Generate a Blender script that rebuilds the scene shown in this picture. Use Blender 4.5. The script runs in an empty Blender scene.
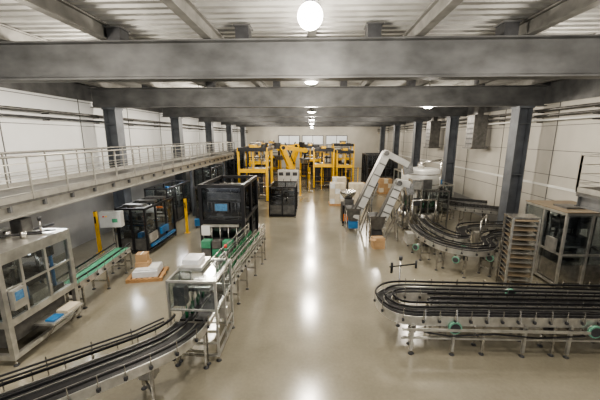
import bpy, math, random
from mathutils import Vector, Matrix
random.seed(4)
S = bpy.context.scene

# ---------------------------------------------------------------- materials
def mat(name, col, rough=0.5, metal=0.0, amt=0.12, scale=3.0, emit=0, coat=0, stretch=None, bump=0):
    m = bpy.data.materials.new(name); m.use_nodes = True
    nt = m.node_tree; b = nt.nodes['Principled BSDF']
    b.inputs['Roughness'].default_value = rough
    b.inputs['Metallic'].default_value = metal
    tc = nt.nodes.new('ShaderNodeTexCoord'); mp = nt.nodes.new('ShaderNodeMapping')
    if stretch: mp.inputs['Scale'].default_value = stretch
    n = nt.nodes.new('ShaderNodeTexNoise'); n.inputs['Scale'].default_value = scale
    n.inputs['Detail'].default_value = 6
    r = nt.nodes.new('ShaderNodeValToRGB')
    r.color_ramp.elements[0].position = 0.3; r.color_ramp.elements[1].position = 0.7
    r.color_ramp.elements[0].color = (*[max(0, c*(1-amt)) for c in col], 1)
    r.color_ramp.elements[1].color = (*[min(1, c*(1+amt)) for c in col], 1)
    L = nt.links.new
    L(tc.outputs['Object'], mp.inputs['Vector']); L(mp.outputs[0], n.inputs['Vector'])
    L(n.outputs['Fac'], r.inputs[0]); L(r.outputs[0], b.inputs['Base Color'])
    if emit:
        L(r.outputs[0], b.inputs['Emission Color']); b.inputs['Emission Strength'].default_value = emit
    if coat: b.inputs['Coat Weight'].default_value = coat; b.inputs['Coat Roughness'].default_value = 0.15
    if bump:
        bp = nt.nodes.new('ShaderNodeBump'); bp.inputs['Strength'].default_value = bump
        bp.inputs['Distance'].default_value = 0.02
        L(n.outputs['Fac'], bp.inputs['Height']); L(bp.outputs[0], b.inputs['Normal'])
    return m

STEEL = mat('stainless', (.50, .485, .45), .26, .92, .25, 7)
STEELL = mat('bright_sheet', (.50, .49, .455), .28, .72, .2, 5)
STEELD = mat('dull_steel', (.15, .148, .142), .4, .6, .3, 5)
BEAM = mat('beam_grey', (.115, .117, .118), .5, .1, .35, 2.2, stretch=(.6, 1, 1))
COL = mat('column_grey', (.105, .115, .13), .5, .1, .25, 2)
PURL = mat('purlin', (.19, .187, .175), .6, .1, .25, 3)
DECK = mat('roof_deck', (.37, .367, .35), .5, .2, .22, 1.5)
RAIL = mat('galvanised_rail', (.33, .32, .29), .45, .5, .15, 5)
BLACK = mat('black_paint', (.012, .012, .014), .4, .1, .3, 5)
RUB = mat('black_chain', (.014, .014, .016), .45, .1, .5, 40)
DARK = mat('dark_grey', (.05, .051, .055), .5, .2, .3, 6)
YEL = mat('yellow_paint', (.80, .47, .02), .4, 0, .12, 4)
BLUE = mat('blue_paint', (.03, .15, .34), .4, 0, .15, 4)
GREEN = mat('green_belt', (.06, .24, .14), .5, 0, .2, 8)
TEAL = mat('teal_motor', (.16, .36, .26), .4, .1, .15, 8)
WHITE = mat('white_paint', (.70, .70, .67), .5, 0, .05, 4)
PALE = mat('pale_grey_housing', (.50, .50, .48), .4, .15, .08, 4)
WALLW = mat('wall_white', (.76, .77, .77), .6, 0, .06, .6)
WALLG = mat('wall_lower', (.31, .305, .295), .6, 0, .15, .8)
WALLR = mat('wall_right', (.47, .45, .405), .6, 0, .1, .6)
SEAM = mat('seam', (.12, .12, .12), .6, 0, .1, 2)
CARD = mat('cardboard', (.40, .26, .14), .8, 0, .12, 5)
TAN = mat('tan_lid', (.26, .21, .15), .5, .2, .15, 5)
WOOD = mat('pallet_wood', (.38, .22, .10), .8, 0, .2, 8)
ORANGE = mat('orange', (.70, .18, .02), .5, 0, .1, 5)
FILM = mat('plastic_film', (.66, .67, .68), .25, 0, .1, 6, bump=.6)
BGLS = mat('green_bottle_glass', (.03, .16, .07), .12, 0, .3, 8)
RED = mat('red', (.6, .03, .02), .4, 0, .1, 5)
LAMPM = mat('lamp_glow', (1, .96, .88), .4, 0, 0, 1, emit=20)
GLOW = mat('glow_strip', (.95, .98, 1), .4, 0, 0, 1, emit=4)  # glow for walkway strips and the added bar inside the washing machine
WIN = mat('daylight_window', (.62, .65, .68), .3, 0, .05, 1, emit=.3)
SCREEN = mat('screen', (.05, .12, .2), .2, 0, .3, 20, emit=.5)
CREAM = mat('cream_carton', (.56, .50, .39), .7, 0, .1, 5)

def glassmat(name, col, fac):
    m = bpy.data.materials.new(name); m.use_nodes = True; nt = m.node_tree
    nt.nodes.remove(nt.nodes['Principled BSDF'])
    o = nt.nodes['Material Output']
    t = nt.nodes.new('ShaderNodeBsdfTransparent'); t.inputs[0].default_value = (*col, 1)
    g = nt.nodes.new('ShaderNodeBsdfGlossy'); g.inputs['Roughness'].default_value = .08
    x = nt.nodes.new('ShaderNodeMixShader'); x.inputs[0].default_value = fac
    nt.links.new(t.outputs[0], x.inputs[1]); nt.links.new(g.outputs[0], x.inputs[2])
    nt.links.new(x.outputs[0], o.inputs[0]); return m
GLASS = glassmat('guard_panel', (.84, .87, .88), .10)
SMOKE = glassmat('smoked_panel', (.62, .64, .67), .08)

def floormat():
    m = bpy.data.materials.new('polished_screed'); m.use_nodes = True
    nt = m.node_tree; b = nt.nodes['Principled BSDF']; L = nt.links.new
    tc = nt.nodes.new('ShaderNodeTexCoord')
    n = nt.nodes.new('ShaderNodeTexNoise'); n.inputs['Scale'].default_value = .35; n.inputs['Detail'].default_value = 8
    n.inputs['Roughness'].default_value = .6
    n2 = nt.nodes.new('ShaderNodeTexNoise'); n2.inputs['Scale'].default_value = 14; n2.inputs['Detail'].default_value = 5
    mx = nt.nodes.new('ShaderNodeMath'); mx.operation = 'MULTIPLY_ADD'; mx.inputs[1].default_value = .25
    L(tc.outputs['Object'], n.inputs['Vector']); L(tc.outputs['Object'], n2.inputs['Vector'])
    L(n2.outputs['Fac'], mx.inputs[0]); L(n.outputs['Fac'], mx.inputs[2])
    r = nt.nodes.new('ShaderNodeValToRGB')
    r.color_ramp.elements[0].position = .42; r.color_ramp.elements[1].position = .82
    r.color_ramp.elements[0].color = (.205, .188, .143, 1); r.color_ramp.elements[1].color = (.30, .277, .215, 1)
    L(mx.outputs[0], r.inputs[0]); L(r.outputs[0], b.inputs['Base Color'])
    r2 = nt.nodes.new('ShaderNodeMapRange'); r2.inputs[3].default_value = .10; r2.inputs[4].default_value = .26
    L(n.outputs['Fac'], r2.inputs[0]); L(r2.outputs[0], b.inputs['Roughness'])
    b.inputs['Specular IOR Level'].default_value = 1.0
    return m
FLOOR = floormat()

# ---------------------------------------------------------------- mesh builder
class MB:
    def __init__(s, name, T=None):
        s.name = name; s.v = []; s.f = []; s.mi = []; s.sm = []; s.mats = []; s.T = T or Matrix.Identity(4)
    def mid(s, m):
        if m not in s.mats: s.mats.append(m)
        return s.mats.index(m)
    def add(s, vs, fs, m, smooth=False):
        o = len(s.v); s.v += [tuple(s.T @ Vector(p)) for p in vs]
        k = s.mid(m)
        for i, f in enumerate(fs):
            s.f.append([a+o for a in f]); s.mi.append(k)
            s.sm.append(smooth and len(f) == 4)
        return s
    def b(s, x0, x1, y0, y1, z0, z1, m):
        vs = [(x, y, z) for z in (z0, z1) for y in (y0, y1) for x in (x0, x1)]
        return s.add(vs, [(0,2,3,1),(4,5,7,6),(0,1,5,4),(2,6,7,3),(0,4,6,2),(1,3,7,5)], m)
    def bar(s, p, q, w, h, m):
        p = Vector(p); q = Vector(q); d = (q-p)
        if d.length < 1e-6: return s
        d.normalize(); up = Vector((0,0,1))
        if abs(d.z) > .95: up = Vector((0,1,0))
        a = d.cross(up).normalized(); c = a.cross(d)
        vs = []
        for e in (p, q):
            for sa, sc in ((-1,-1),(1,-1),(1,1),(-1,1)):
                vs.append(e + a*sa*w/2 + c*sc*h/2)
        return s.add(vs, [(0,1,2,3),(7,6,5,4),(0,4,5,1),(1,5,6,2),(2,6,7,3),(3,7,4,0)], m)
    def tube(s, p, q, r, m, n=8, r2=None):
        p = Vector(p); q = Vector(q); d = q-p
        if d.length < 1e-6: return s
        d.normalize(); up = Vector((0,0,1)) if abs(d.z) < .95 else Vector((1,0,0))
        a = d.cross(up).normalized(); c = a.cross(d); r2 = r if r2 is None else r2
        vs = []
        for e, rr in ((p, r), (q, r2)):
            for i in range(n):
                t = 2*math.pi*i/n; vs.append(e + a*math.cos(t)*rr + c*math.sin(t)*rr)
        fs = [(i, (i+1) % n, n+(i+1) % n, n+i) for i in range(n)]
        fs += [tuple(range(n))[::-1], tuple(range(n, 2*n))]
        return s.add(vs, fs, m, n > 6)
    def path(s, pts, r, m, n=6):
        for a, b_ in zip(pts[:-1], pts[1:]): s.tube(a, b_, r, m, n)
        return s
    def lathe(s, c, prof, m, n=20):
        vs = []
        for r, z in prof:
            for i in range(n):
                t = 2*math.pi*i/n; vs.append((c[0]+r*math.cos(t), c[1]+r*math.sin(t), c[2]+z))
        fs = []
        for k in range(len(prof)-1):
            for i in range(n): fs.append((k*n+i, k*n+(i+1) % n, (k+1)*n+(i+1) % n, (k+1)*n+i))
        fs.append(tuple(range(n))[::-1]); fs.append(tuple(range((len(prof)-1)*n, len(prof)*n)))
        return s.add(vs, fs, m, True)
    def frame(s, x0, x1, y0, y1, z0, z1, t, m):
        h = t/2
        for x in (x0+h, x1-h):
            for y in (y0+h, y1-h): s.bar((x, y, z0), (x, y, z1), t, t, m)
        for z in (z0+h, z1-h):
            for x in (x0+h, x1-h): s.bar((x, y0+t, z), (x, y1-t, z), t*.98, t*.98, m)
            for y in (y0+h, y1-h): s.bar((x0+t, y, z), (x1-t, y, z), t*.98, t*.98, m)
        return s
    def foot(s, x, y, z, m=None):
        s.tube((x, y, 0.02), (x, y, z), .018, m or STEEL, 6); s.lathe((x, y, 0), [(.06, 0), (.06, .015), (.02, .04)], DARK, 10)
        return s
    def done(s, parent=None):
        me = bpy.data.meshes.new(s.name); me.from_pydata(s.v, [], s.f)
        for m in s.mats: me.materials.append(m)
        me.polygons.foreach_set('material_index', s.mi); me.polygons.foreach_set('use_smooth', s.sm)
        me.update()
        o = bpy.data.objects.new(s.name, me); S.collection.objects.link(o)
        if parent: o.parent = parent
        return o

def TR(x, y, z=0, rz=0): return Matrix.Translation((x, y, z)) @ Matrix.Rotation(math.radians(rz), 4, 'Z')

# ---------------------------------------------------------------- room shell
XW = 10.9; XC = 9.85; Y0 = -4; Y1 = 52; ZT = 7.72
MB('floor').b(-XW-.2, XW+.2, Y0, Y1+.2, -.2, 0, FLOOR).done()
def wall(name, x0, x1, side, low, up):
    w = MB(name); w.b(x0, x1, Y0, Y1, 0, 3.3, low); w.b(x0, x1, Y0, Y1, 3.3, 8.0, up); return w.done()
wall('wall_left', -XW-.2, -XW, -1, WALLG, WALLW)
wall('wall_right', XW, XW+.2, 1, WALLR, WALLR)
w = MB('wall_back'); w.b(-XW-.2, XW+.2, Y1, Y1+.2, 0, 8, WALLR); w.done()
t = MB('trim_1')
for z in (4.4, 5.5, 6.6): t.b(-XW, -XW+.015, Y0, Y1, z-.012, z+.012, SEAM)
t.b(-XW, -XW+.09, Y0, Y1, 3.2, 3.3, SEAM); t.b(-XW, -XW+.07, Y0, Y1, 6.7, 7.7, BEAM)
for i in range(14): t.b(-XW, -XW+.02, i*3.9-1, i*3.9-.97, 3.3, 7.7, SEAM)
t.done()
t = MB('trim_2')
for z in (2.2, 3.3, 4.4, 5.5): t.b(XW-.015, XW, Y0, Y1, z-.012, z+.012, SEAM)
t.b(XW-.08, XW, Y0, Y1, 6.5, 7.7, BEAM); t.b(XW-.06, XW, Y0, Y1, 2.75, 2.85, WHITE); t.b(XW-.05, XW, Y0, Y1, 0, .9, WALLG)
for i in range(14): t.b(XW-.02, XW, i*3.9-1, i*3.9-.97, 0, 7.7, SEAM)
t.done()
pts = []; y = Y0
while y < Y1:
    pts += [(y, ZT), (y+.13, ZT), (y+.17, ZT+.085), (y+.28, ZT+.085)]; y += .32
vs = []
for (yy, zz) in pts: vs += [(-XW-.2, yy, zz), (XW+.2, yy, zz)]
fs = [(2*i, 2*i+1, 2*i+3, 2*i+2) for i in range(len(pts)-1)]
d = MB('ceiling'); d.add(vs, fs, DECK); d.b(-XW-.2, XW+.2, Y0, Y1+.2, ZT+.1, ZT+.2, DECK); d.done()

def ibeam(m, p, q, w, h, mt):
    p = Vector(p); q = Vector(q)
    m.bar(p, q, .03, h, mt)
    m.bar(p+Vector((0,0,h/2-.015)), q+Vector((0,0,h/2-.015)), w, .035, mt)
    m.bar(p-Vector((0,0,h/2-.015)), q-Vector((0,0,h/2-.015)), w, .035, mt)
BY = [.9, 8.2, 15.5, 22.8, 30.1, 37.4, 44.7]
for by in BY:
    m = MB('roof_girder')
    ibeam(m, (-XW+.1, by, 6.86), (XW-.1, by, 6.86), .42, .9, BEAM)
    m.b(-XW+.1, XW-.1, by-.05, by-.03, 6.5, 6.62, BEAM)
    for k in range(-3, 5):
        x = -1.7+k*3.15
        m.b(x-.16, x+.16, by-.2, by+.2, 7.31, 7.6, DARK); m.b(x-.2, x+.2, by-.22, by+.22, 7.6, 7.63, BEAM)
    m.done()
    for sx in (-1, 1):
        c = MB('steel_column')
        x = sx*XC
        for dx in (-.28, .28): c.b(x+dx-.02, x+dx+.02, by-.3, by+.3, 0, 6.4, COL)
        c.b(x-.26, x+.26, by-.015, by+.015, 0, 6.4, COL)
        c.b(x-.38, x+.38, by-.36, by+.36, 0, .04, COL)
        c.b(x-.34, x+.34, by-.33, by+.33, 6.3, 6.4, COL)
        for z in (3.2, 5.6): c.b(x-.26, x+.26, by-.28, by+.28, z, z+.03, COL)
        c.done()
for k in range(-4, 5):
    x = k*2.55-.02
    m = MB('roof_purlin'); ibeam(m, (x, Y0, 7.52), (x, Y1, 7.52), .2, .36, PURL); m.done()
for (x, z, r, mt) in [(-XW+.3, 6.0, .06, STEELD), (-XW+.3, 5.75, .04, DARK), (XW-.3, 6.2, .06, STEELD), (XW-.32, 5.95, .05, STEELD), (XW-.3, 5.75, .04, WHITE)]:
    m = MB('wall_pipe'); m.tube((x, Y0, z), (x, Y1, z), r, mt, 8)
    for i in range(18):
        yy = i*3+.5; m.b(min(x, math.copysign(XW-.02, x)), max(x, math.copysign(XW-.02, x)), yy, yy+.04, z-.1, z-.06, DARK)
    m.done()
for (y, z0, z1) in [(19.5, 4.4, 6.3), (26.5, 4.2, 6.3)]:
    m = MB('ventilation_duct')
    m.b(9.7, 10.5, y, y+.9, z0, z1, STEELD); m.b(9.6, 10.6, y-.1, y+1, z0-.12, z0, STEELD)
    m.b(9.95, 10.3, y+.2, y+.7, z1, 7.5, STEELD)
    for i in range(5): m.b(9.68, 9.7, y+.1, y+.8, z0+.15+i*.3, z0+.25+i*.3, DARK)
    m.done()
for i in range(3):
    x0 = -5.5+i*3.9
    m = MB('window_%d' % (i+1)); m.b(x0, x0+3.4, Y1-.05, Y1-.01, 3.8, 5.2, WIN)
    m.frame(x0-.05, x0+3.45, Y1-.1, Y1-.02, 3.75, 5.25, .08, COL)
    m.b(x0+1.66, x0+1.74, Y1-.08, Y1-.02, 3.8, 5.2, COL); m.done()
m = MB('door_1'); m.b(-2, 2, Y1-.08, Y1-.01, 0, 2.8, DARK)
for i in range(9): m.b(-1.95, 1.95, Y1-.11, Y1-.08, .1+i*.3, .12+i*.3, STEELD)
m.done()

# ---------------------------------------------------------------- lamps
def lamp(x, y, z, power, globe=False, r=.26, col=(1, .915, .79)):
    m = MB('high_bay_lamp')
    if globe:
        m.tube((x, y, z+.3), (x, y, 7.7), .02, DARK)
        m.lathe((x, y, z), [(.02, .36), (.09, .34), (.1, .26)], DARK, 16)
        m.lathe((x, y, z), [(.22*math.sin(math.pi*i/12)+.001, .22*math.cos(math.pi*i/12)) for i in range(13)], LAMPM, 20)
    else:
        m.tube((x, y, z+.25), (x, y, 7.7), .015, DARK)
        m.lathe((x, y, z), [(.26, 0), (.22, .1), (.1, .2), (.08, .36)], STEELD, 18)
        m.lathe((x, y, z-.06), [(.12, 0), (.2, .03), (.22, .06)], LAMPM, 18)
    o = m.done()
    l = bpy.data.lights.new('bulb', 'POINT'); l.energy = power; l.color = col; l.shadow_soft_size = r
    lo = bpy.data.objects.new('bulb', l); S.collection.objects.link(lo)
    lo.location = (x, y, z-(.6 if globe else .4)); lo.parent = o
P = 560
lamp(-.05, 5.9, 7.05, P*.85, True)
for y, z in ((11.6, 6.9), (18.6, 6.42), (25.6, 6.36), (32.5, 6.3), (40, 6.3), (47.5, 6.3)): lamp(-.05, y, z, P*(.8 if y > 30 else 1.1))
for y in (-1.5, 4.4, 9.6, 17, 26.4, 33.8, 41.2, 48):  # side rows added as fill, hidden by girders; one right lamp is real
    f = .65 if y > 25 else 1
    lamp(6.0, y, {9.6: 7.05, 17: 6.52}.get(y, 6.85), P*.75*f)
    lamp(-6.0, y, 7.1 if y in (9.6, 17) else 6.85, P*f)  # added left row, stronger to brighten the left wall

wd = bpy.data.worlds.new('World'); S.world = wd; wd.use_nodes = True
wd.node_tree.nodes['Background'].inputs[0].default_value = (.88, .92, 1, 1)
wd.node_tree.nodes['Background'].inputs[1].default_value = .8

# ---------------------------------------------------------------- walkways
def railing(m, pts, z, h=1.1, nb=4, step=1.5, mt=None, toe=True):
    mt = mt or RAIL
    for (x0, y0), (x1, y1) in zip(pts[:-1], pts[1:]):
        L = math.hypot(x1-x0, y1-y0); n = max(1, round(L/step))
        for i in range(n+1):
            x = x0+(x1-x0)*i/n; y = y0+(y1-y0)*i/n
            m.bar((x, y, z), (x, y, z+h), .05, .03, mt)
        m.tube((x0, y0, z+h), (x1, y1, z+h), .028, mt, 8)
        for k in range(1, nb+1): m.tube((x0, y0, z+h*k/(nb+1)), (x1, y1, z+h*k/(nb+1)), .012, mt, 6)
        if toe: m.bar((x0, y0, z+.08), (x1, y1, z+.08), .012, .15, mt)
m = MB('mezzanine_walkway')
m.b(-XC+.36, -7.25, -3, 29, 3.36, 3.42, STEELD)
for yy in range(-3, 29, 1): m.b(-XC+.4, -7.25, yy, yy+.06, 3.2, 3.36, BEAM)
ibeam(m, (-7.35, -3, 3.2), (-7.35, 29, 3.2), .18, .34, RAIL)
ibeam(m, (-XC+.48, -3, 3.2), (-XC+.48, 29, 3.2), .18, .32, BEAM)
railing(m, [(-7.25, -3), (-7.25, 29), (-XC+.4, 29)], 3.42, nb=5, step=1.2)
railing(m, [(-XC+.4, -3), (-XC+.4, 29)], 3.42, nb=2)
for yy in (19.2, 26.5): m.bar((-7.6, yy, 0), (-7.6, yy, 3.1), .14, .14, COL)
SL = ((-7.9, 9), (-8.6, 14), (-8.5, 19), (-8.5, 26))
for (x, y) in SL:
    m.b(x-.06, x+.06, y-.7, y+.7, 3.1, 3.18, WHITE); m.b(x-.04, x+.04, y-.65, y+.65, 3.08, 3.1, GLOW)
    m.bar((x, y, 3.18), (x, y, 3.36), .03, .03, STEELD)
wo = m.done()
for (x, y) in SL:
    l = bpy.data.lights.new('strip_lamp', 'AREA'); l.shape = 'RECTANGLE'; l.size = .1; l.size_y = 1.3; l.energy = 38
    lo = bpy.data.objects.new('strip_lamp', l); S.collection.objects.link(lo); lo.location = (x, y, 3.05); lo.parent = wo
m = MB('mezzanine_platform')
m.b(7.95, XC-.36, -3, 9.5, 3.3, 3.38, STEELD)
ibeam(m, (8.05, -3, 3.12), (8.05, 9.5, 3.12), .18, .34, BEAM); ibeam(m, (7.95, 9.4, 3.12), (XC-.36, 9.4, 3.12), .18, .34, BEAM)
railing(m, [(7.95, -3), (7.95, 9.5), (XC-.4, 9.5)], 3.38, nb=3)
m.bar((8.3, -2, 0), (8.3, -2, 3), .14, .14, COL); m.bar((9.3, 9.3, 0), (9.3, 9.3, 3), .14, .14, COL)
m.done()

# ---------------------------------------------------------------- conveyors
def smooth(pts, n=6, closed=False):
    out = []
    P_ = [Vector((p[0], p[1])) for p in pts]; N = len(P_)
    for i in range(N-1):
        p0 = P_[max(0, i-1)]; p1 = P_[i]; p2 = P_[i+1]; p3 = P_[min(N-1, i+2)]
        for k in range(n):
            t = k/n
            out.append(.5*((2*p1)+(p2-p0)*t+(2*p0-5*p1+4*p2-p3)*t*t+(-p0+3*p1-3*p2+p3)*t**3))
    out.append(P_[-1]); return out
def conveyor(name, pts, w=.6, z=1.0, lanes=2, legs=1.3, belt=None, guides=True, sm=True, post=0, m=None, gh=.14, skirt=.16, legmat=None):
    belt = belt or RUB; legmat = legmat or STEEL
    own = m is None
    m = m or MB(name)
    P_ = smooth(pts) if sm else [Vector(p) for p in pts]
    n = len(P_); nor = []
    for i in range(n):
        d = (P_[min(n-1, i+1)]-P_[max(0, i-1)]).normalized(); nor.append(Vector((-d.y, d.x)))
    def off(i, o, zz): p = P_[i]+nor[i]*o; return (p.x, p.y, zz)
    def strip(o0, o1, z0, z1, mt):
        vs = []
        for i in range(n): vs += [off(i, o0, z0), off(i, o1, z0), off(i, o1, z1), off(i, o0, z1)]
        fs = []
        for i in range(n-1):
            a = 4*i; b = a+4
            fs += [(a, a+1, b+1, b), (a+1, a+2, b+2, b+1), (a+2, a+3, b+3, b+2), (a+3, a, b, b+3)]
        fs += [(0, 3, 2, 1), (4*n-4, 4*n-3, 4*n-2, 4*n-1)]
        m.add(vs, fs, mt)
    h = w/2
    strip(-h, -h+.02, z-skirt, z+.03, STEELL); strip(h-.02, h, z-skirt, z+.03, STEELL)
    strip(-h+.02, h-.02, z-skirt*.6, z-.03, STEELD)
    lw = (w-.04)/lanes
    for k in range(lanes):
        a = -h+.02+k*lw+.015; strip(a, a+lw-.03, z-.03, z, belt)
        if k: strip(a-.025, a-.005, z-.03, z+.02, STEELL)
    if guides:
        for o in [-h-.01, h+.01]+([0] if lanes > 1 else []):
            for g in ((gh,) if post == 0 else (gh, gh+.12)):
                strip(o-.016, o+.016, z+g, z+g+.045, RUB if post == 0 else STEEL)
    L = [0]
    for i in range(1, n): L.append(L[-1]+(P_[i]-P_[i-1]).length)
    nxt = .15; nb = .1; cnt = 0
    for i in range(n):
        if guides and L[i] >= nb:
            for o in (-h-.03, h+.03):
                a = off(i, o, z-.08); b_ = off(i, o, z+gh+.06); m.tube(a, b_, .01, STEEL, 6)
                m.bar(off(i, o*1.0, z-.1), off(i, o*1.0, z-.04), .05, .05, DARK)
            nb = L[i]+.35
        if L[i] >= nxt or i == n-1:
            cnt += 1
            for o in (-h+.03, h-.03):
                a = off(i, o, 0); m.bar(off(i, o, .1), off(i, o, z-skirt+.03), .05, .05, legmat); m.foot(a[0], a[1], .12)
                if post: m.bar(off(i, o, z), off(i, o, z+post), .03, .03, STEEL)
            m.bar(off(i, -h+.03, .3), off(i, h-.03, .3), .04, .04, legmat)
            m.bar(off(i, -h+.03, z-skirt-.02), off(i, h-.03, z-skirt-.02), .04, .04, legmat)
            if cnt % 2: m.bar(off(i, -.08, z-skirt-.16), off(i, .12, z-skirt-.16), .14, .14, DARK)
            nxt = L[i]+legs
    strip(-.02, .02, z-skirt-.07, z-skirt-.04, BLACK)
    if post:
        for o in (-h+.03, h-.03):
            for zz in (z+post, z+post*.6): strip(o-.015, o+.015, zz, zz+.03, STEEL)
    return m.done() if own else m
def motor(m, x, y, z, axis=(1, 0, 0), r=.1, l=.3, mt=None, fan=True):
    mt = mt or STEELL
    a = Vector(axis); p = Vector((x, y, z)); m.tube(p, p+a*l, r, mt, 14)
    if fan:
        m.tube(p+a*l, p+a*(l+.06), r*1.25, TEAL, 16); m.tube(p+a*(l+.06), p+a*(l+.07), r*.95, DARK, 16)

def dens(pts, step=.6):
    out = [pts[0]]
    for a, b_ in zip(pts[:-1], pts[1:]):
        L = math.hypot(b_[0]-a[0], b_[1]-a[1]); n = max(1, round(L/step))
        for i in range(1, n+1): out.append((a[0]+(b_[0]-a[0])*i/n, a[1]+(b_[1]-a[1])*i/n))
    return out

# left foreground bottle conveyor
m = MB('bottle_conveyor')
conveyor('', dens([(-5.7, 2.87), (-4.1, 4.2), (-3.2, 4.98)])+[(-2.86, 5.35), (-2.66, 5.75), (-2.62, 6.04)], .72, 1.0, 3, 1.0, m=m)
for k in range(5):
    x = -5.2+k*.5; y = 3.28+k*.415
    m.tube((x-.32, y+.37, .9), (x-.32, y+.37, 1.32), .012, STEEL, 6)
m.path([(-5.5, 3.5, 1.32), (-3.4, 5.25, 1.32), (-3.05, 5.7, 1.32)], .018, RUB)
m.path([(-5.5, 3.5, 1.24), (-3.4, 5.25, 1.24), (-3.05, 5.7, 1.24)], .018, RUB)
m.b(-3.35, -3.05, 5.1, 5.35, .35, .7, STEELL)
m.done()
conveyor('accumulation_conveyor', dens([(-2.58, 7.46), (-2.53, 8.7), (-2.25, 12.1)]), .72, 1.02, 2, .95, post=.5)
m = MB('green_bottles')
for i in range(34):
    t = i/33; y = 8.3+t*3.6; x = -2.54+.28*t
    for dx in (-.17, .17):
        m.lathe((x+dx+random.uniform(-.03, .03), y, 1.021), [(.035, 0), (.037, .16), (.014, .22), (.014, .29)], BGLS, 8)
m.done()

# guarded bottle inspection cell over conveyor
m = MB('bottle_inspection_machine')
x0, x1, y0, y1 = -3.15, -2.05, 6.1, 7.4
m.frame(x0, x1, y0, y1, .12, 1.95, .05, STEELL)
for x in (x0+.03, x1-.03):
    for y in (y0+.03, y1-.03): m.foot(x, y, .14)
for z in (.45, 1.25):
    for y in (y0+.025, y1-.025): m.bar((x0+.05, y, z), (x1-.05, y, z), .04, .04, STEELL)
    for x in (x0+.025, x1-.025): m.bar((x, y0+.05, z), (x, y1-.05, z), .04, .04, STEELL)
m.bar((x0+.025, (y0+y1)/2, .17), (x0+.025, (y0+y1)/2, 1.9), .04, .04, STEELL); m.bar((x1-.025, (y0+y1)/2, .17), (x1-.025, (y0+y1)/2, 1.9), .04, .04, STEELL)
m.b(x0+.05, x1-.05, y0+.03, y0+.035, 1.27, 1.9, GLASS); m.b(x1-.03, x1-.025, y0+.05, y1-.05, 1.27, 1.9, GLASS)
m.b(x0+.025, x0+.03, y0+.05, y1-.05, 1.27, 1.9, GLASS)
m.b(x0+.05, x1-.05, y0+.05, y1-.05, 1.92, 1.93, GLASS)
m.b(-2.96, -2.26, y0+.06, y1-.06, .84, .96, STEELL)
for a in (-2.93, -2.6): m.b(a, a+.29, y0+.06, y1-.06, .96, 1.0, RUB)
m.b(x0+.08, x0+.62, y0+.5, y1-.1, 1.955, 2.04, STEELL); m.b(x0+.12, x0+.5, y0+.65, y1-.2, 2.04, 2.16, FILM)
m.b(-2.9, -2.35, 6.5, 7.1, 1.5, 1.58, STEEL)
for i in range(5): m.tube((-2.85+i*.1, 6.8, 1.28), (-2.85+i*.1, 6.8, 1.5), .025, STEELL, 8)
for i in range(6): m.lathe((-2.8+.05*(i % 2), 6.25+i*.18, 1.0), [(.035, 0), (.037, .16), (.014, .22), (.014, .29)], BGLS, 8)
m.b(x0+.1, x0+.35, y0+.1, y0+.35, 1.3, 1.75, STEELD)
m.b(x0+.08, x0+.1, y0+.1, y0+.6, .5, .8, WHITE)
m.b(x1-.25, x1-.06, y1-.4, y1-.1, .5, .8, STEELL)
m.tube((x1-.1, y1-.1, 1.95), (x1-.1, y1-.1, 2.2), .02, STEEL); m.tube((x1-.1, y1-.1, 2.2), (x1-.1, y1-.1, 2.28), .035, GREEN); m.tube((x1-.1, y1-.1, 2.28), (x1-.1, y1-.1, 2.36), .035, RED)
m.done()

def machine_guts(m, x0, x1, y0, y1, z0, z1, n=16, seed=1, mats=None):
    mats = mats or (STEEL, STEELL, DARK, STEELD)
    R = random.Random(seed)
    for i in range(n):
        x = R.uniform(x0, x1); y = R.uniform(y0, y1); z = R.uniform(z0, z1)
        mt = R.choice(mats); k = R.random()
        if k < .35:
            a, b_, c = [R.uniform(.08, .3) for _ in range(3)]
            m.b(max(x0, x-a), min(x1, x+a), max(y0, y-b_), min(y1, y+b_), max(z0, z-c*.6), min(z1, z+c*.6), mt)
        elif k < .7:
            m.tube((x, y, z0), (x, y, z1), R.uniform(.02, .05), mt)
        else:
            m.tube((x0, y, z), (x1, y, z), R.uniform(.02, .05), mt)
def guarded(name, x0, x1, y0, y1, z0, z1, t=.06, fm=None, pan=None, dx=2, dy=2, base=None, basez=.9, guts=20, seed=1, top=True, mats=None, midz=None, led=True):
    fm = fm or BLACK; pan = pan or SMOKE
    m = MB(name); m.frame(x0, x1, y0, y1, z0, z1, t, fm)
    for i in range(1, dx):
        x = x0+(x1-x0)*i/dx
        for y in (y0+t/2, y1-t/2): m.bar((x, y, z0), (x, y, z1-.01), t*.9, t*.9, fm)
    for i in range(1, dy):
        y = y0+(y1-y0)*i/dy
        for x in (x0+t/2, x1-t/2): m.bar((x, y, z0), (x, y, z1-.01), t*.9, t*.9, fm)
    for z in (midz or []):
        for y in (y0+t/2, y1-t/2): m.bar((x0+t, y, z), (x1-t, y, z), t*.95, t*.95, fm)
        for x in (x0+t/2, x1-t/2): m.bar((x, y0+t, z), (x, y1-t, z), t*.95, t*.95, fm)
    pz = basez if base else z0
    e = t/2
    m.b(x0+t, x1-t, y0+e, y0+e+.005, pz, z1-t, pan); m.b(x0+t, x1-t, y1-e-.005, y1-e, pz, z1-t, pan)
    m.b(x0+e, x0+e+.005, y0+t, y1-t, pz, z1-t, pan); m.b(x1-e-.005, x1-e, y0+t, y1-t, pz, z1-t, pan)
    if base: m.b(x0+t, x1-t, y0+t, y1-t, z0+.1, basez, base)
    if led: m.b(x0+t*2, x1-t*2, y0+t, y0+t+.04, z1-t-.06, z1-t-.03, STEELL)
    for x in (x0+e, x1-e):
        for y in (y0+e, y1-e): m.foot(x, y, max(.05, z0+.03))
    machine_guts(m, x0+t*2, x1-t*2, y0+t*2, y1-t*2, pz, z1-.25, guts, seed, mats)
    return m

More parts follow.
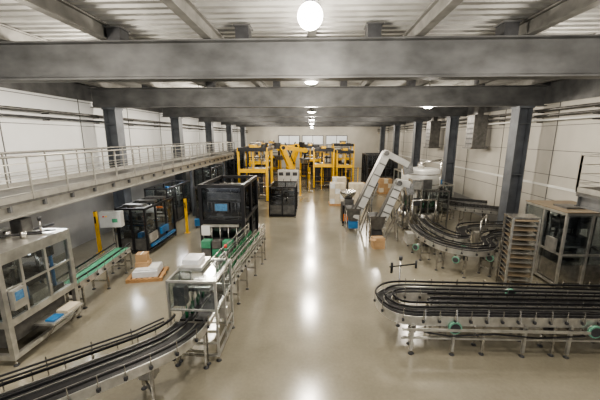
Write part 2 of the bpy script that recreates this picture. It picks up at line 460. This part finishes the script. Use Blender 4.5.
# case packer with black guard frame
m = guarded('case_packing_machine', -4.65, -2.75, 12.3, 15.5, .1, 3.1, .14, BLACK, SMOKE, 1, 2, DARK, .85, 34, 5, midz=[1.55], mats=(STEEL, STEELL, DARK, DARK, BLACK))
m.b(-4.4, -3.0, 12.6, 12.75, 2.3, 2.7, STEELL); m.b(-4.3, -3.1, 12.5, 12.6, 2.35, 2.42, DARK)
for i in range(9): m.tube((-4.35+i*.165, 12.55, 1.9), (-4.35+i*.165, 12.55, 2.3), .022, STEELL)
m.b(-4.5, -2.9, 13.3, 13.35, 1.0, 3.0, BLACK)
m.b(-4.5, -2.9, 12.5, 12.56, 1.66, 1.74, STEEL)
m.b(-4.0, -3.4, 12.24, 12.3, 2.0, 2.35, DARK); m.b(-3.95, -3.45, 12.23, 12.24, 2.03, 2.32, SCREEN)
for i in range(5): m.tube((-4.5+i*.35, 12.25, .12), (-4.5+i*.35, 12.25, 1.45), .025, STEEL)
m.b(-4.5, -3.0, 12.2, 12.28, 1.35, 1.45, STEELL)
m.b(-4.55, -4.2, 12.15, 12.25, 1.0, 1.4, WHITE)
m.b(-4.5, -3.1, 12.22, 12.26, .3, .38, STEEL)
m.done()
m = guarded('crate_conveyor_guard', -2.7, -1.0, 19.0, 21.6, .08, 1.95, .07, BLACK, SMOKE, 2, 3, STEELD, .8, 18, 8); m.done()
m = MB('green_crate_stack')
for i in range(3):
    for j in range(2):
        m.b(-4.35+i*.42, -3.98+i*.42, 11.5, 11.85, .35+j*.32, .64+j*.32, GREEN if (i+j) % 2 else STEELD)
m.frame(-4.5, -3.0, 11.4, 12.0, 0, .35, .06, STEEL); m.b(-4.44, -3.06, 11.46, 11.94, .3, .345, STEEL)
m.done()

# ------------------------------------------------ left row machines
m = MB('crate_washing_machine')
x0, x1, y0, y1, h = -8.3, -6.5, 5.75, 7.75, 2.6
m.frame(x0, x1, y0, y1, .15, h, .11, STEELL)
for x in (x0+.05, x1-.05):
    for y in (y0+.05, y1-.05): m.foot(x, y, .2)
m.b(x0+.015, x1-.015, y0+.015, y1-.015, h-.26, h-.012, STEELL)
m.bar((x1-.055, y0+.1, 1.0), (x1-.055, y1-.1, 1.0), .09, .16, STEELL); m.bar((x1-.055, y0+.1, 1.75), (x1-.055, y1-.1, 1.75), .05, .05, STEELL)
m.bar((x0+.1, y0+.055, 1.0), (x1-.1, y0+.055, 1.0), .09, .16, STEELL); m.bar(((x0+x1)/2, y0+.055, 1), ((x0+x1)/2, y0+.055, h-.26), .07, .07, STEELL)
for yy in (y0+.55, y0+1.2): m.bar((x1-.055, yy, 1), (x1-.055, yy, h-.26), .06, .06, STEELL)
m.b(x1-.04, x1-.035, y0+.1, y1-.1, 1.05, h-.27, GLASS); m.b(x0+.1, x1-.1, y0+.04, y0+.045, 1.05, h-.27, GLASS)
m.b(x0+.15, x1-.3, y0+.15, y1-.15, .35, .9, STEELD); m.b(x0+.15, x1-.12, y0+.12, y1-.02, .92, 1.0, STEEL)
m.b(x0+.02, x0+.06, y0+.1, y1-.1, .9, h-.3, STEELD)
m.b(x0+.15, x1-.15, y0+.9, y0+.95, h-.33, h-.28, GLOW)  # glowing bar added to brighten the machine interior
m.b(x1-.75, x1-.25, y0+.9, y0+1.5, 1.0, 1.25, STEELL); m.b(x1-.6, x1-.3, y0+1.5, y1-.1, 1.0, 1.1, DARK)
m.b(x1-.15, x1+.35, y0+.7, y0+1.7, .55, .6, STEELL); m.b(x1+.05, x1+.28, y0+.8, y0+1.1, .6, .64, BLUE); m.b(x1+.0, x1+.3, y0+1.2, y0+1.65, .6, .66, CREAM)
m.bar((x1, y0+.8, .1), (x1+.3, y0+.8, .55), .04, .04, STEEL); m.bar((x1, y0+1.6, .1), (x1+.3, y0+1.6, .55), .04, .04, STEEL)
machine_guts(m, x0+.2, x1-.3, y0+.3, y1-.2, 1.0, 2.2, 44, 3, (DARK, STEELL, STEELD, STEEL, DARK, BLUE))
m.b(x1+.0, x1+.1, y0+.12, y0+.42, 1.3, 1.75, STEELL); m.b(x1+.1, x1+.105, y0+.17, y0+.37, 1.5, 1.7, SCREEN)
for i in range(3): m.tube((x0+.5+i*.4, y0+1.2, h), (x0+.5+i*.4, y0+1.2, h+.15), .07, STEEL, 12)
m.b(x0+.7, x0+1.0, y1-.5, y1-.2, h, h+.35, STEELD); m.bar((x0+1.1, y1-.3, h+.05), (x0+1.5, y1-.1, h+.15), .05, .05, DARK)
m.path([(x0+.2, y0+.4, h+.02), (x0+.9, y0+.6, h+.18), (x1-.3, y1-.5, h+.02)], .025, BLACK)
m.path([(x0+.5, y0+.4, h+.02), (x0+1.1, y0+1.0, h+.12), (x1-.2, y1-.2, h+.02)], .02, BLACK)
m.tube((x0+1.3, y1-.3, h), (x0+1.3, y1-.3, h+.3), .025, STEEL); m.tube((x0+1.3, y1-.3, h+.3), (x0+1.3, y1-.3, h+.4), .04, DARK)
m.done()
conveyor('infeed_conveyor', [(-6.95, 7.85), (-7.0, 9.0), (-7.1, 10.0), (-7.2, 11.0)], .55, .85, 1, 1.1, belt=GREEN, gh=.16)
m = MB('pallet_of_packaging', TR(-5.95, 10.35, 0, 12))
for i in range(3): m.b(-.6, .6, -.5+i*.45, -.4+i*.45, 0, .1, WOOD)
for i in range(7): m.b(-.6+i*.18, -.48+i*.18, -.5, .5, .1, .13, WOOD)
for i in range(6): m.b(-.42+.01*(i % 2), .42, -.38, .38+.015*(i % 3), .13+i*.035, .16+i*.035, FILM)
m.b(-.35, .4, -.3, .4, .34, .38, FILM); m.b(-.4, .05, -.05, .35, .38, .55, CARD); m.b(-.38, 0, .0, .33, .55, .85, CARD)
m.b(-.21, -.17, .0, .335, .85, .855, WHITE); m.b(.12, .42, -.25, .2, .38, .42, WHITE)
m.done()
m = guarded('shrink_wrapping_machine', -8.3, -7.0, 12.4, 15.2, .08, 2.05, .08, BLACK, GLASS, 2, 3, STEELD, .7, 36, 11, mats=(BLUE, STEEL, DARK, STEELL, PALE, BLACK, ORANGE))
m.b(-7.0, -6.9, 12.6, 14.9, .3, .42, BLUE); m.b(-7.0, -6.9, 13.5, 14.2, .6, .9, BLUE); m.b(-7.0, -6.94, 12.5, 13.2, .5, .9, STEELL)
for i in range(3): m.b(-8.1, -7.2, 12.7+i*.9, 13.0+i*.9, 2.05, 2.15, STEELD)
m.tube((-8, 13.6, 1.75), (-7.2, 13.6, 1.75), .18, FILM, 16)
m.done()
m = MB('control_cabinet', TR(-7.9, 11.6, 0, 10))
m.b(-.42, .38, -.12, .15, 1.5, 2.12, PALE); m.b(-.38, .34, -.13, -.12, 1.54, 2.08, PALE); m.b(.05, .25, -.14, -.13, 1.7, 1.85, GREEN)
m.tube((-.25, -.13, 1.95), (-.25, -.16, 1.95), .03, RED); m.tube((-.15, -.13, 1.95), (-.15, -.16, 1.95), .03, YEL)
m.bar((0, 0, .03), (0, 0, 1.5), .08, .08, STEEL); m.b(-.25, .25, -.2, .2, 0, .03, STEEL)
m.done()
def bollard(x, y, h=1.85):
    m = MB('yellow_safety_post'); m.b(x-.055, x+.055, y-.055, y+.055, 0.015, h, YEL); m.b(x-.12, x+.12, y-.12, y+.12, 0, .015, YEL)
    m.b(x-.03, x+.03, y-.07, y-.055, h-.5, h-.2, BLACK); m.b(x-.04, x+.04, y-.04, y+.04, h, h+.02, BLACK); m.done()
bollard(-9.3, 12.6); bollard(-6.6, 15.6); bollard(-1.0, 26.5, 2.2)
m = MB('blue_pallet_truck', TR(-6.3, 16.6, 0, 20))
m.b(-.25, .25, -.15, .15, .12, .5, BLUE); m.b(-.24, -.1, .15, 1.2, .12, .18, BLUE); m.b(.1, .24, .15, 1.2, .12, .18, BLUE)
m.tube((0, -.1, .5), (0, -.35, 1.15), .02, BLACK); m.tube((-.15, -.35, 1.15), (.15, -.35, 1.15), .02, BLACK)
for x in (-.17, .17):
    m.tube((x-.03, 0, .08), (x+.03, 0, .08), .08, DARK, 12); m.tube((x-.03, 1.1, .06), (x+.03, 1.1, .06), .06, DARK, 12)
m.done()
guarded('tray_forming_machine', -9.3, -8.0, 16.6, 20, .08, 2.2, .08, DARK, GLASS, 2, 3, STEELD, .8, 24, 21, mats=(BLUE, STEEL, DARK, STEELL)).done()
guarded('labelling_machine', -7.2, -5.7, 18.4, 21, .08, 2.0, .08, DARK, GLASS, 2, 2, STEELD, .6, 24, 22, mats=(STEELL, STEEL, DARK, BLUE, PALE)).done()
conveyor('case_conveyor', [(-6.6, 21.1), (-6.6, 23), (-6.6, 26), (-6.6, 29)], .5, .9, 1, 1.4)

# ------------------------------------------------ far palletising area
def palletizer(name, x0, x1, y0, y1, h, seed, fence=True):
    m = MB(name); t = .16
    for x in (x0, x1):
        for y in (y0, y1): m.b(x-t/2, x+t/2, y-t/2, y+t/2, 0, h, YEL); m.b(x-.2, x+.2, y-.2, y+.2, 0, .03, BLACK)
    for y in (y0, y1): m.b(x0, x1, y-.1, y+.1, h-.3, h, BLACK)
    for x in (x0, x1): m.b(x-.09, x+.09, y0, y1, h-.28, h-.02, BLACK)
    xm = (x0+x1)/2
    m.b(xm-.2, xm+.2, y0-.05, y1+.05, h-.05, h+.2, YEL); m.b(xm-.4, xm+.4, (y0+y1)/2-.4, (y0+y1)/2+.4, h+.1, h+.35, STEELD)
    zc = h*.55
    m.b(x0+.1, x1-.1, y0+.1, y1-.1, zc, zc+.16, STEELD); m.b(x0+.1, x1-.1, y0-.08, y0+.02, zc-.05, zc+.25, YEL)
    m.bar((xm, y0+.2, zc), (xm, y0+.2, h), .12, .12, YEL)
    m.b(x0+.1, x1-.1, y1-.12, y1-.1, .1, zc, DARK)
    machine_guts(m, x0+.2, x1-.2, y0+.2, y1-.2, .1, zc-.1, 20, seed, (DARK, STEELD, STEEL, YEL, CARD))
    machine_guts(m, x0+.2, x1-.2, y0+.2, y1-.2, zc+.2, h-.3, 14, seed+1, (DARK, STEELL, STEEL, YEL))
    if fence:
        for z in (.2, 1.1, 2.0): m.bar((x0, y0-.02, z), (x1, y0-.02, z), .05, .05, BLACK)
        n = int((x1-x0)/.14)
        for i in range(n): m.bar((x0+i*.14, y0-.02, .2), (x0+i*.14, y0-.02, 2.0), .012, .012, BLACK)
    return m.done()
palletizer('palletizing_machine', -5.7, -3.5, 24, 27, 4.2, 31)
palletizer('palletizing_machine', .2, 2.1, 30.5, 33, 3.9, 33)
palletizer('palletizing_machine', 2.5, 4.1, 31, 33.5, 3.7, 35)
palletizer('palletizing_machine', -6.2, -4.4, 31, 34, 4.3, 37)
palletizer('palletizing_machine', -1.4, 1.0, 37, 40, 4.0, 38)
palletizer('palletizing_machine', 2.6, 5.0, 38, 41, 4.2, 39)
palletizer('palletizing_machine', -6.5, -4.4, 41, 44, 4.2, 40)
def robot(x, y, rz, s=1.0):
    m = MB('palletizing_robot', TR(x, y, 0, rz) @ Matrix.Scale(s, 4))
    m.b(-.5, .5, -.5, .5, 0, .5, BLACK); m.lathe((0, 0, .5), [(.45, 0), (.45, .3), (.38, .45), (.38, .7)], YEL, 20)
    m.b(-.3, .3, -.35, .35, 1.1, 1.7, YEL); m.tube((0, -.45, 1.6), (0, .45, 1.6), .28, YEL, 16)
    for yy in (-.3, .3): m.bar((0, yy, 1.6), (-.7, yy, 3.3), .14, .34, YEL)
    m.tube((-.7, -.42, 3.3), (-.7, .42, 3.3), .25, YEL, 16); m.tube((-.7, -.46, 3.3), (-.7, .46, 3.3), .15, BLACK, 16)
    m.bar((-1.1, 0, 3.4), (1.3, 0, 3.05), .3, .34, YEL); m.b(-1.3, -.9, -.25, .25, 3.2, 3.7, BLACK)
    m.bar((.35, 0, 1.9), (-.45, 0, 3.7), .08, .08, BLACK)
    m.tube((1.3, -.2, 3.05), (1.3, .2, 3.05), .2, YEL, 14); m.tube((1.3, 0, 3.0), (1.3, 0, 2.4), .1, BLACK)
    m.b(.95, 1.65, -.4, .4, 2.25, 2.4, STEELD)
    for i in range(4): m.b(1.0+i*.19, 1.04+i*.19, -.35, .35, 1.95, 2.25, STEEL)
    m.done()
robot(-2.2, 31.5, 20, 1.2); robot(-2.4, 36.0, 160, 1.2)
m = MB('electrical_cabinet')
for i in range(3):
    x = -3.05+i*.62; m.b(x, x+.6, 27.6, 28.1, .1, 2.1, PALE); m.b(x, x+.6, 27.62, 28.1, 0, .1, DARK)
    m.b(x+.5, x+.54, 27.57, 27.6, 1.0, 1.3, BLACK); m.b(x+.1, x+.5, 27.585, 27.6, 1.6, 1.9, DARK)
m.done()
def fence(name, pts, h=2.0, col=None):
    col = col or YEL
    m = MB(name)
    for (xa, ya), (xb, yb) in zip(pts[:-1], pts[1:]):
        L = math.hypot(xb-xa, yb-ya); n = max(1, round(L/1.3))
        for i in range(n+1): 
            x = xa+(xb-xa)*i/n; y = ya+(yb-ya)*i/n; m.bar((x, y, 0), (x, y, h+.05), .06, .06, col)
        for z in (.15, h): m.bar((xa, ya, z), (xb, yb, z), .03, .03, BLACK)
        k = int(L/.12)
        for i in range(k): 
            x = xa+(xb-xa)*i/k; y = ya+(yb-ya)*i/k; m.bar((x, y, .15), (x, y, h), .012, .012, BLACK)
        for j in range(1, 8): m.bar((xa, ya, .15+j*(h-.15)/8), (xb, yb, .15+j*(h-.15)/8), .01, .01, BLACK)
    return m.done()
fence('safety_fence', [(-3.9, 29.2), (-.4, 29.2), (-.4, 36)])
fence('safety_fence', [(-.2, 29.8), (4.4, 29.8)], 2.1)
def goods(x, y, n=3, w=1.1, h=.35, m1=None, m2=None, k=4):
    m1 = m1 or CARD; m2 = m2 or FILM
    m = MB('palletized_boxes')
    for i in range(3): m.b(x-.6, x+.6, y-.5+i*.45, y-.4+i*.45, 0, .1, WOOD)
    m.b(x-.6, x+.6, y-.5, y+.5, .1, .14, WOOD)
    for j in range(k):
        for i in range(n):
            a = x-w/2+i*w/n; m.b(a+.01, a+w/n-.01, y-.45, y-.01, .14+j*h, .13+(j+1)*h, m1 if (i+j) % 3 else m2)
            m.b(a+.01, a+w/n-.01, y+.01, y+.45, .14+j*h, .13+(j+1)*h, m1)
    m.done()
goods(1.9, 23.0, 3, 1.1, .38, CREAM, FILM); goods(3.3, 22.8, 3, 1.1, .38, CREAM, CREAM); goods(2.2, 25, 3, 1.1, .42, CREAM, FILM); goods(3.8, 25.2, 3, 1.1, .4, CARD, CREAM, 3)
goods(-2.0, 24.0, 3, 1.1, .3, CARD, CREAM, 3); goods(6.6, 28, 3, 1.1, .4, CARD, CREAM, 3)
guarded('depalletizing_machine', 5.8, 8.8, 33, 36.5, .05, 3.2, .12, DARK, SMOKE, 3, 3, STEELD, .9, 30, 45).done()
guarded('rinsing_machine', 6.9, 9.0, 23.6, 26.4, .08, 2.4, .08, STEELL, GLASS, 2, 2, STEEL, 1.0, 20, 46).done()
guarded('carton_erecting_machine', -9.3, -7.9, 24, 28, .05, 2.6, .1, DARK, GLASS, 2, 2, STEELD, .9, 24, 47).done()
guarded('crate_unloading_machine', -9.2, -7.0, 32, 35.5, .05, 3.4, .12, DARK, SMOKE, 2, 2, STEELD, .9, 24, 48).done()

# ------------------------------------------------ right mid: filler with cap elevators
m = MB('rotary_filling_machine')
cx, cy = 6.1, 17.6
m.lathe((cx, cy, .25), [(1.1, 0), (1.15, .05), (1.15, .6), (1.05, .7)], STEEL, 12)
for i in range(8):
    a = i*math.pi/4+.2; m.foot(cx+1.0*math.cos(a), cy+1.0*math.sin(a), .3)
    m.tube((cx+.98*math.cos(a), cy+.98*math.sin(a), .9), (cx+.98*math.cos(a), cy+.98*math.sin(a), 2.2), .045, STEELL)
m.lathe((cx, cy, .95), [(.5, 0), (.45, .9), (.5, 1.3)], STEELD, 20)
for i in range(24):
    a = i*math.pi/12; x = cx+.8*math.cos(a); y = cy+.8*math.sin(a)
    m.tube((x, y, 1.5), (x, y, 2.2), .035, STEELL); m.tube((x, y, 1.2), (x, y, 1.45), .04, BGLS)
m.lathe((cx, cy, 1.05), [(.92, 0), (.92, .08)], DARK, 24)
m.lathe((cx, cy, 2.2), [(.98, 0), (1.02, .06), (1.02, 1.0), (.9, 1.08)], PALE, 28)
for z in (2.45, 3.0): m.lathe((cx, cy, z), [(1.04, 0), (1.04, .04)], STEEL, 28)
m.tube((cx, cy, 3.25), (cx, cy, 3.6), .18, STEEL, 14); m.tube((cx, cy, 3.6), (cx+1.1, cy, 3.75), .06, STEEL); m.tube((cx+1.1, cy, 3.75), (cx+1.1, cy, .8), .06, STEEL)
m.b(cx-.25, cx+.25, cy-1.14, cy-1.04, 2.3, 2.8, STEELD)
m.frame(cx-1.2, cx+1.2, cy-1.2, cy+1.2, .1, 2.2, .06, STEELD)
m.b(cx-1.15, cx+1.15, cy-1.17, cy-1.165, .95, 2.15, GLASS)
m.done()
def elevator(name, base, top, w, end, legs=True, y=16):
    m = MB(name); (xb, zb), (xt, zt) = base, top
    m.bar((xb, y, zb), (xt, y, zt), w, .34, PALE)
    m.bar((xb-.14, y, zb+.26), (xt-.14, y, zt+.1), w*.75, .05, STEELD)
    m.bar((xt-.1, y, zt), (end[0], y, end[1]), w*.98, .3, PALE)
    m.bar((end[0], y, end[1]), (end[0]+.1, y, end[1]-.5), w*.7, .26, STEEL)
    d = Vector((xt-xb, 0, zt-zb))
    for k in range(1, 6):
        p = Vector((xb, y, zb))+d*k/6; m.bar(p-Vector((0, w/2+.01, .0))-d.normalized()*.02, p-Vector((0, w/2+.01, 0))+d.normalized()*.04, .02, .36, STEELD)
    for s_ in (-1, 1):
        m.bar((xb+.9, y+s_*w*.45, 0.02), (xb+.75, y+s_*w*.45, zb+(zt-zb)*.4), .06, .06, STEEL)
        m.bar((xb+.3, y+s_*w*.45, 0.02), (xb+1.1, y+s_*w*.45, zb+(zt-zb)*.55), .05, .05, STEEL)
    m.add([(xb-.55, y-.45, 1.3), (xb+.25, y-.45, 1.3), (xb+.25, y+.45, 1.3), (xb-.55, y+.45, 1.3), (xb-.35, y-.25, .6), (xb+.1, y-.25, .6), (xb+.1, y+.25, .6), (xb-.35, y+.25, .6)],
          [(0, 1, 5, 4), (1, 2, 6, 5), (2, 3, 7, 6), (3, 0, 4, 7), (4, 5, 6, 7)], STEELD)
    for xx in (xb-.5, xb+.2):
        for yy in (y-.4, y+.4): m.bar((xx, yy, .02), (xx, yy, 1.3), .05, .05, STEEL)
    m.b(xb-.35, xb+.15, y-.2, y+.2, .15, .55, BLUE if y > 15 else DARK)
    motor(m, xt-.1, y-w/2, zt, (0, -1, 0), .12, .25, STEELD, False)
    return m
m = elevator('cap_elevator_conveyor', (2.35, .75), (3.85, 4.2), .7, (4.95, 3.6), y=16.4)
m.done()
m = elevator('preform_elevator_conveyor', (3.3, .7), (4.15, 2.9), .5, (4.6, 2.8), y=14.8); m.done()
m = MB('cap_sorting_unit')
m.b(1.75, 2.45, 17.2, 18.4, .15, 1.2, BLACK); m.b(1.8, 2.4, 17.15, 17.2, .3, .7, ORANGE); m.b(1.9, 2.4, 17.4, 18.1, 1.2, 1.5, STEELD)
m.lathe((2.1, 17.8, 1.5), [(.25, 0), (.45, .3), (.45, .45)], STEEL, 18)
for x in (1.8, 2.4):
    for y in (17.25, 18.35): m.foot(x, y, .2)
m.done()
m = MB('capping_tower')
m.frame(5.0, 5.55, 15.5, 16.15, .05, 2.9, .07, STEEL)
m.b(5.08, 5.47, 15.58, 16.07, 2.4, 2.9, STEELL); m.b(5.08, 5.47, 15.58, 16.07, .3, 1.1, STEEL); m.tube((5.28, 15.8, 1.1), (5.28, 15.8, 2.4), .1, STEELL, 12)
m.b(5.1, 5.45, 15.46, 15.5, 1.6, 2.0, DARK)
m.done()
m = MB('cardboard_box', TR(3.05, 13.7, 0, 8)); m.b(-.26, .26, -.22, .22, 0, .5, CARD); m.b(-.26, .26, -.01, .01, .5, .504, CREAM)
m.bar((-.26, -.22, .5), (-.4, -.3, .44), .3, .01, CARD); m.done()

m = MB('serpentine_conveyor')
conveyor('', [(4.75, 14.2), (4.65, 13.3), (4.7, 12.3), (4.95, 11.4), (5.6, 10.85), (6.3, 10.9), (6.75, 11.4), (7.0, 12.1), (7.8, 12.6), (9.3, 12.7)], .45, 1.0, 2, .8, m=m)
conveyor('', [(5.5, 15.2), (5.4, 14.2), (5.5, 13.0), (5.8, 12.2), (6.25, 12.3), (6.5, 13.2), (7.2, 13.8), (9.3, 14.0)], .36, 1.0, 1, .9, m=m)
for (x, y) in ((4.3, 12.0), (5.3, 10.75), (6.6, 10.95), (6.1, 11.9)): motor(m, x, y, .72, (-.7, -.7, 0), .1, .2, None, True)
m.b(4.1, 4.4, 12.8, 13.3, .5, .95, STEELL); m.b(7.0, 7.3, 12.95, 13.2, .5, 1.0, STEELL)
m.path([(4.7, 14.3, 1.0), (4.7, 14.3, 2.1), (5.9, 14.6, 2.1), (5.9, 14.6, 1.0)], .04, STEEL, 8)
m.path([(6.6, 11.9, 1.0), (6.6, 11.9, 1.8), (7.4, 13.0, 1.8), (7.4, 13.0, 1.0)], .03, STEEL, 8)
m.done()
conveyor('bottle_transfer_conveyor', dens([(7.9, 18.6), (8.7, 17.6), (10.3, 16.8)]), .6, 1.05, 2, 1.0)
conveyor('bottle_transfer_conveyor', dens([(7.9, 20.0), (8.8, 19.0), (10.3, 18.2)]), .6, 1.1, 2, 1.0)
m = guarded('bottle_drying_machine', 8.0, 9.4, 20.6, 22.2, .1, 1.9, .07, STEELL, GLASS, 2, 2, STEEL, 1.0, 16, 51); m.b(8.2, 8.7, 20.9, 21.5, 1.9, 2.2, BLUE); m.done()

m = MB('steel_shelf_rack', TR(6.85, 10.05, 0, -6))
for x in (-.38, .38): 
    m.bar((x, -.3, 0), (x+.02, -.22, 2.45), .06, .06, STEELL); m.bar((x, .3, 0), (x, .25, 2.45), .05, .05, STEEL)
for i in range(15):
    z = .2+i*.155; m.add([(-.35, -.32, z), (.35, -.32, z), (.35, .25, z+.08), (-.35, .25, z+.08), (-.35, -.32, z+.03), (.35, -.32, z+.03), (.35, .25, z+.11), (-.35, .25, z+.11)],
        [(0, 3, 2, 1), (4, 5, 6, 7), (0, 1, 5, 4), (2, 3, 7, 6), (0, 4, 7, 3), (1, 2, 6, 5)], STEELL if i % 2 else TAN)
m.b(-.42, .42, -.25, .28, 2.43, 2.49, STEEL)
m.b(-.35, .35, .2, .22, .2, 2.4, DARK)
m.done()
m = guarded('glass_enclosed_labelling_machine', 8.15, 9.85, 9.9, 11.9, .1, 2.6, .07, STEELL, GLASS, 2, 2, STEEL, .85, 44, 61, midz=[1.2], mats=(STEEL, DARK, STEELD, STEELL, DARK))
m.b(8.15, 9.85, 9.9, 11.9, 2.61, 2.64, TAN); m.b(8.5, 9.1, 10.4, 11.0, 2.64, 2.7, STEELD)
m.lathe((9.0, 10.9, .9), [(.5, 0), (.5, .1), (.35, .12), (.35, .6)], STEELL, 20)
m.b(8.05, 8.14, 10.1, 10.5, 1.2, 1.7, STEELL)
m.done()

# right foreground U conveyor
m = MB('accumulation_table_conveyor')
U = dens([(9.0, 6.82), (7.2, 6.78), (2.4, 6.72)], .55)+[(2.05, 6.85), (1.88, 7.2), (1.92, 7.52), (2.2, 7.76)]+dens([(2.6, 7.82), (7.0, 7.75), (9.0, 7.7)], .55)
conveyor('', U, .40, .94, 2, 1.6, m=m, skirt=.2)
conveyor('', dens([(9.0, 7.3), (3.0, 7.28)], .6), .38, .92, 2, 1.8, m=m, skirt=.14, gh=.1)
for x in (2.35, 3.3, 4.9, 5.9, 7.4):
    m.bar((x, 6.5, .7), (x, 8.0, .7), .05, .06, STEEL)
    m.bar((x, 6.53, .1), (x, 6.53, .8), .06, .06, STEELL); m.foot(x, 6.53, .15)
m.bar((2.1, 6.53, .42), (8.5, 6.6, .42), .04, .05, STEELL)
m.bar((2.1, 6.45, .68), (8.9, 6.5, .68), .03, .06, STEELL)
motor(m, 3.3, 6.75, .72, (.0, -1, 0), .12, .22, None, True)
motor(m, 5.2, 7.8, 1.0, (0, -1, 0), .1, .12, None, True); motor(m, 6.4, 6.75, .7, (0, -1, 0), .12, .22, None, True)
for k in range(9):
    x = 2.6+k*.7; m.bar((x, 6.45, .9), (x, 6.5, 1.18), .02, .03, STEEL); m.bar((x, 8.05, .9), (x, 8.02, 1.18), .02, .03, STEEL)
m.path([(2.6, 6.5, .6), (3.2, 6.5, .5), (4.2, 6.5, .58), (5.2, 6.5, .5), (6.2, 6.5, .58)], .018, BLACK)
m.tube((2.45, 8.1, .02), (2.45, 8.1, 1.75), .025, STEEL); m.tube((2.15, 8.07, 1.5), (2.85, 8.07, 1.6), .02, BLACK); m.tube((2.2, 8.02, 1.35), (2.2, 8.02, 1.65), .035, BLACK); m.tube((2.45, 8.1, 1.7), (2.45, 8.1, 1.8), .05, DARK); m.tube((2.85, 8.02, 1.5), (2.85, 8.02, 1.72), .03, DARK)
m.done()

# ---------------------------------------------------------------- camera
cam = bpy.data.cameras.new('cam'); cam.sensor_width = 36; cam.lens = 310/600*36; cam.clip_end = 300
co = bpy.data.objects.new('camera', cam); S.collection.objects.link(co)
co.location = (0, 0, 5); co.rotation_euler = (math.radians(90-11.5), 0, math.radians(2.2)); S.camera = co
S.view_settings.view_transform = 'AgX'
try: S.view_settings.look = 'AgX - Medium High Contrast'
except Exception: pass
S.view_settings.exposure = 0.1
